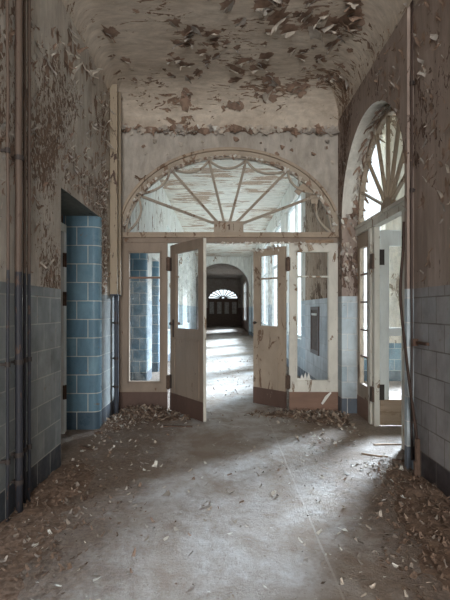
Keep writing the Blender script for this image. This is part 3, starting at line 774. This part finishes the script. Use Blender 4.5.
E = empty('distant_arched_doorway', (.1, YE, 0)); tag(E, 'small distant brown double door under a bright fan window at corridor end', 'door', None, 'thing')
mb = MB(); mb.ribbon(ell(0, 1.38, 2.53, .90, 0, math.pi, 32), .08, -.05, .05); mb.build('arch_trim', 'dark', E)
mb = MB(); mb.box(-1.4, 1.4, 2.45, 2.6, -.06, .06); mb.build('transom', 'dark', E)
for i in range(1, 10):
    t = math.pi*i/10; mb = MB(); mb.ribbon([(.15*math.cos(t), 2.58+.1*math.sin(t)), (1.36*math.cos(t), 2.53+.88*math.sin(t))], .08, -.03, .03); mb.build('spoke', 'dark', E)
for i, u in enumerate((-1.4, -.7, 0, .7)):
    mb = MB(); hole_frame(mb, u, u+.705, 0, 2.46, u+.14, u+.55, 1.15, 2.25, -.03, .03)
    p = mb.build('door_leaf', 'dark', E); mb = MB(); mb.box(u+.14, u+.55, 1.15, 2.25, 0, .01); o = mb.build('pane', 'fl_g', E); o.parent = p
    if i == 2: pass

# ------------------------------------------------------------------ debris
random.seed(11)
def debris(name, label, spots, nchips, size, wt, mound=True, cat='debris'):
    """spots: (x, y, rx, ry, h)"""
    mb = MB()
    def hgt(x, y):
        z = 0
        for sx, sy, rx, ry, h in spots:
            q = ((x-sx)/rx)**2+((y-sy)/ry)**2
            if q < 1: z = max(z, h*(1-q)*(.75+.5*mn.noise(Vector((x*6, y*6, 2)))))
        return z
    if mound:
        for sx, sy, rx, ry, h in spots:
            N = 14; base = len(mb.v)
            for i in range(N+1):
                for j in range(N+1):
                    x = sx+rx*(2*i/N-1); y = sy+ry*(2*j/N-1)
                    x = min(max(x, XL+.01), (XR if y > 4.24 else XN)-.01)
                    mb.v.append((x, y, hgt(x, y)-.012+.01*mn.noise(Vector((x*20, y*20, 0)))))
            for i in range(N):
                for j in range(N):
                    k = base+i*(N+1)+j; mb.f.append((k, k+N+1, k+N+2, k+1)); mb.mi.append(4)
    areas = [rx*ry*(1+6*h) for _, _, rx, ry, h in spots]
    for _ in range(nchips):
        sx, sy, rx, ry, h = random.choices(spots, areas)[0]
        r = random.random()**.6*1.25; a = random.uniform(0, 2*math.pi)
        x = sx+rx*r*math.cos(a); y = sy+ry*r*math.sin(a)
        if x < XL+.02 or x > (XR if y > 4.24 else XN)-.02: continue
        l = random.uniform(*size); dx, dy = rnd_dir()
        tilt = Vector((random.gauss(0, .22), random.gauss(0, .22), 1))
        flake(mb, (x, y, hgt(x, y)+.001), tilt, (dx, dy, 0), l, l*random.uniform(.3, .9), R_(random.uniform(-20, 60)), pick(wt), 3, 3)
    o = mb.build(name, ['deb_c', 'deb_b', 'deb_w', 'deb_g', 'dirt'], merge=False); tag(o, label, cat, None, 'stuff'); return o
debris('paint_debris', 'heap of paint chips along the foot of the left wall under the pipes', [(-1.45, 3.0, .42, .8, .045), (-1.45, 3.9, .38, .6, .05), (-1.45, 2.4, .5, .5, .03), (-1.2, 3.3, .5, .7, .012)], 1500, (.008, .04), (.3, 5, .0, 3, 9))
debris('paint_debris', 'pale chips piled at the foot of the blue-tiled recess', [(-1.62, 5.52, .30, .12, .03), (-1.42, 5.9, .20, .35, .07), (-1.3, 6.2, .3, .3, .05)], 600, (.012, .05), (3, 3, 3, 5, 3))
debris('paint_debris', 'tan flake heap in front of the grey-brown left side panel', [(-1.12, 6.45, .42, .26, .12), (-.85, 6.25, .5, .22, .03)], 600, (.02, .09), (6, 4, .6, 2, 5))
debris('paint_debris', 'bank of tan flakes below the cream right side panel', [(1.1, 6.42, .62, .20, .04), (1.5, 6.2, .35, .36, .05), (1.75, 6.2, .25, .3, .03)], 800, (.015, .08), (6, 5, .5, 3, 5))
debris('paint_debris', 'dark heap of rubble at the foot of the right tiled wall', [(1.65, 3.75, .25, .6, .06), (1.55, 3.1, .35, .7, .05), (1.45, 2.6, .4, .5, .03)], 1500, (.008, .045), (.2, 6, .0, 2, 9))
# chips thinly scattered
mb = MB()
for _ in range(5200):
    y = 2.0+4.9*random.random()**.8; x = random.uniform(XL+.03, XR-.03)
    wgt = .25+.75*abs(x/1.6)**2
    if random.random() > wgt*(.5+mn.noise(Vector((x*2, y*2, 8)))*1.3): continue
    l = random.uniform(.01, .045)*(1.5 if random.random() < .08 else 1)
    dx, dy = rnd_dir(); flake(mb, (x, y, .002), (random.gauss(0, .15), random.gauss(0, .15), 1), (dx, dy, 0), l, l*random.uniform(.3, 1), R_(random.uniform(-10, 70)), pick((4, 3, 3, 5)), 2, 3)
for _ in range(500):
    y = random.uniform(7.3, 14); x = random.uniform(XL+.03, XR-.03); l = random.uniform(.02, .07)
    dx, dy = rnd_dir(); flake(mb, (x, y, .002), (0, 0, 1), (dx, dy, 0), l, l*.6, R_(50), pick((4, 3, 3, 3)), 2, 3)
o = mb.build('scattered_chips', ramps, merge=False); tag(o, 'paint chips strewn thinly over the dusty corridor floor', 'debris', None, 'stuff')
# individual pieces
def stick(x, y, L, w_, h, rz, mat, label, name='wood_splinter', tilt=0, z=.0, cat='splinter'):
    mb = MB(); mb.ribbon([(0, 0), (L*.4, .01), (L, -.008)], [w_, w_*.9, w_*.3], 0, h, lambda u, v, d: (u, v, d))
    o = mb.build(name, mat, bevel=.002); o.location = (x, y, z); o.rotation_euler = (0, -tilt, rz); tag(o, label, cat); return o
def FL(x, y): Y = EYE*F/(y-VY); return PX(x, Y), Y
for (x, y), L, w_, h, a, mat, lb in [
    ((374, 445), .34, .035, .012, 2, 'wood', 'pale splinter lying on the lit floor in front of the side arch'),
    ((392, 460), .30, .03, .015, -30, 'dark', 'short dark splinter on the floor close to the right corner'),
    ((388, 457), .26, .022, .012, 160, 'wood', 'thin brown splinter crossing the lit floor under the side arch'),
    ((160, 427), .42, .04, .02, -2, 'dark', 'long dark lath on the floor in front of the left door leaf'),
    ((80, 447), .22, .03, .015, -35, 'dark', 'small dark stick on the floor below the blue-tiled recess')]:
    X, Y = FL(x, y); stick(X, Y, L, w_, h, R_(a), mat, lb)
# white shard leaning on the right kick board
mb = MB(); mb.ribbon([(0, 0), (.07, .10), (.14, .17)], [.03, .045, .02], 0, .008)
o = mb.build('paint_shard', 'fl_w'); o.location = (PX(322, 6.66), 6.66, PZ(404, 6.66)+.0); o.rotation_euler = (R_(-8), 0, 0)
tag(o, 'white curled shard stuck on the brown kick board of the right panel', 'paint shard')
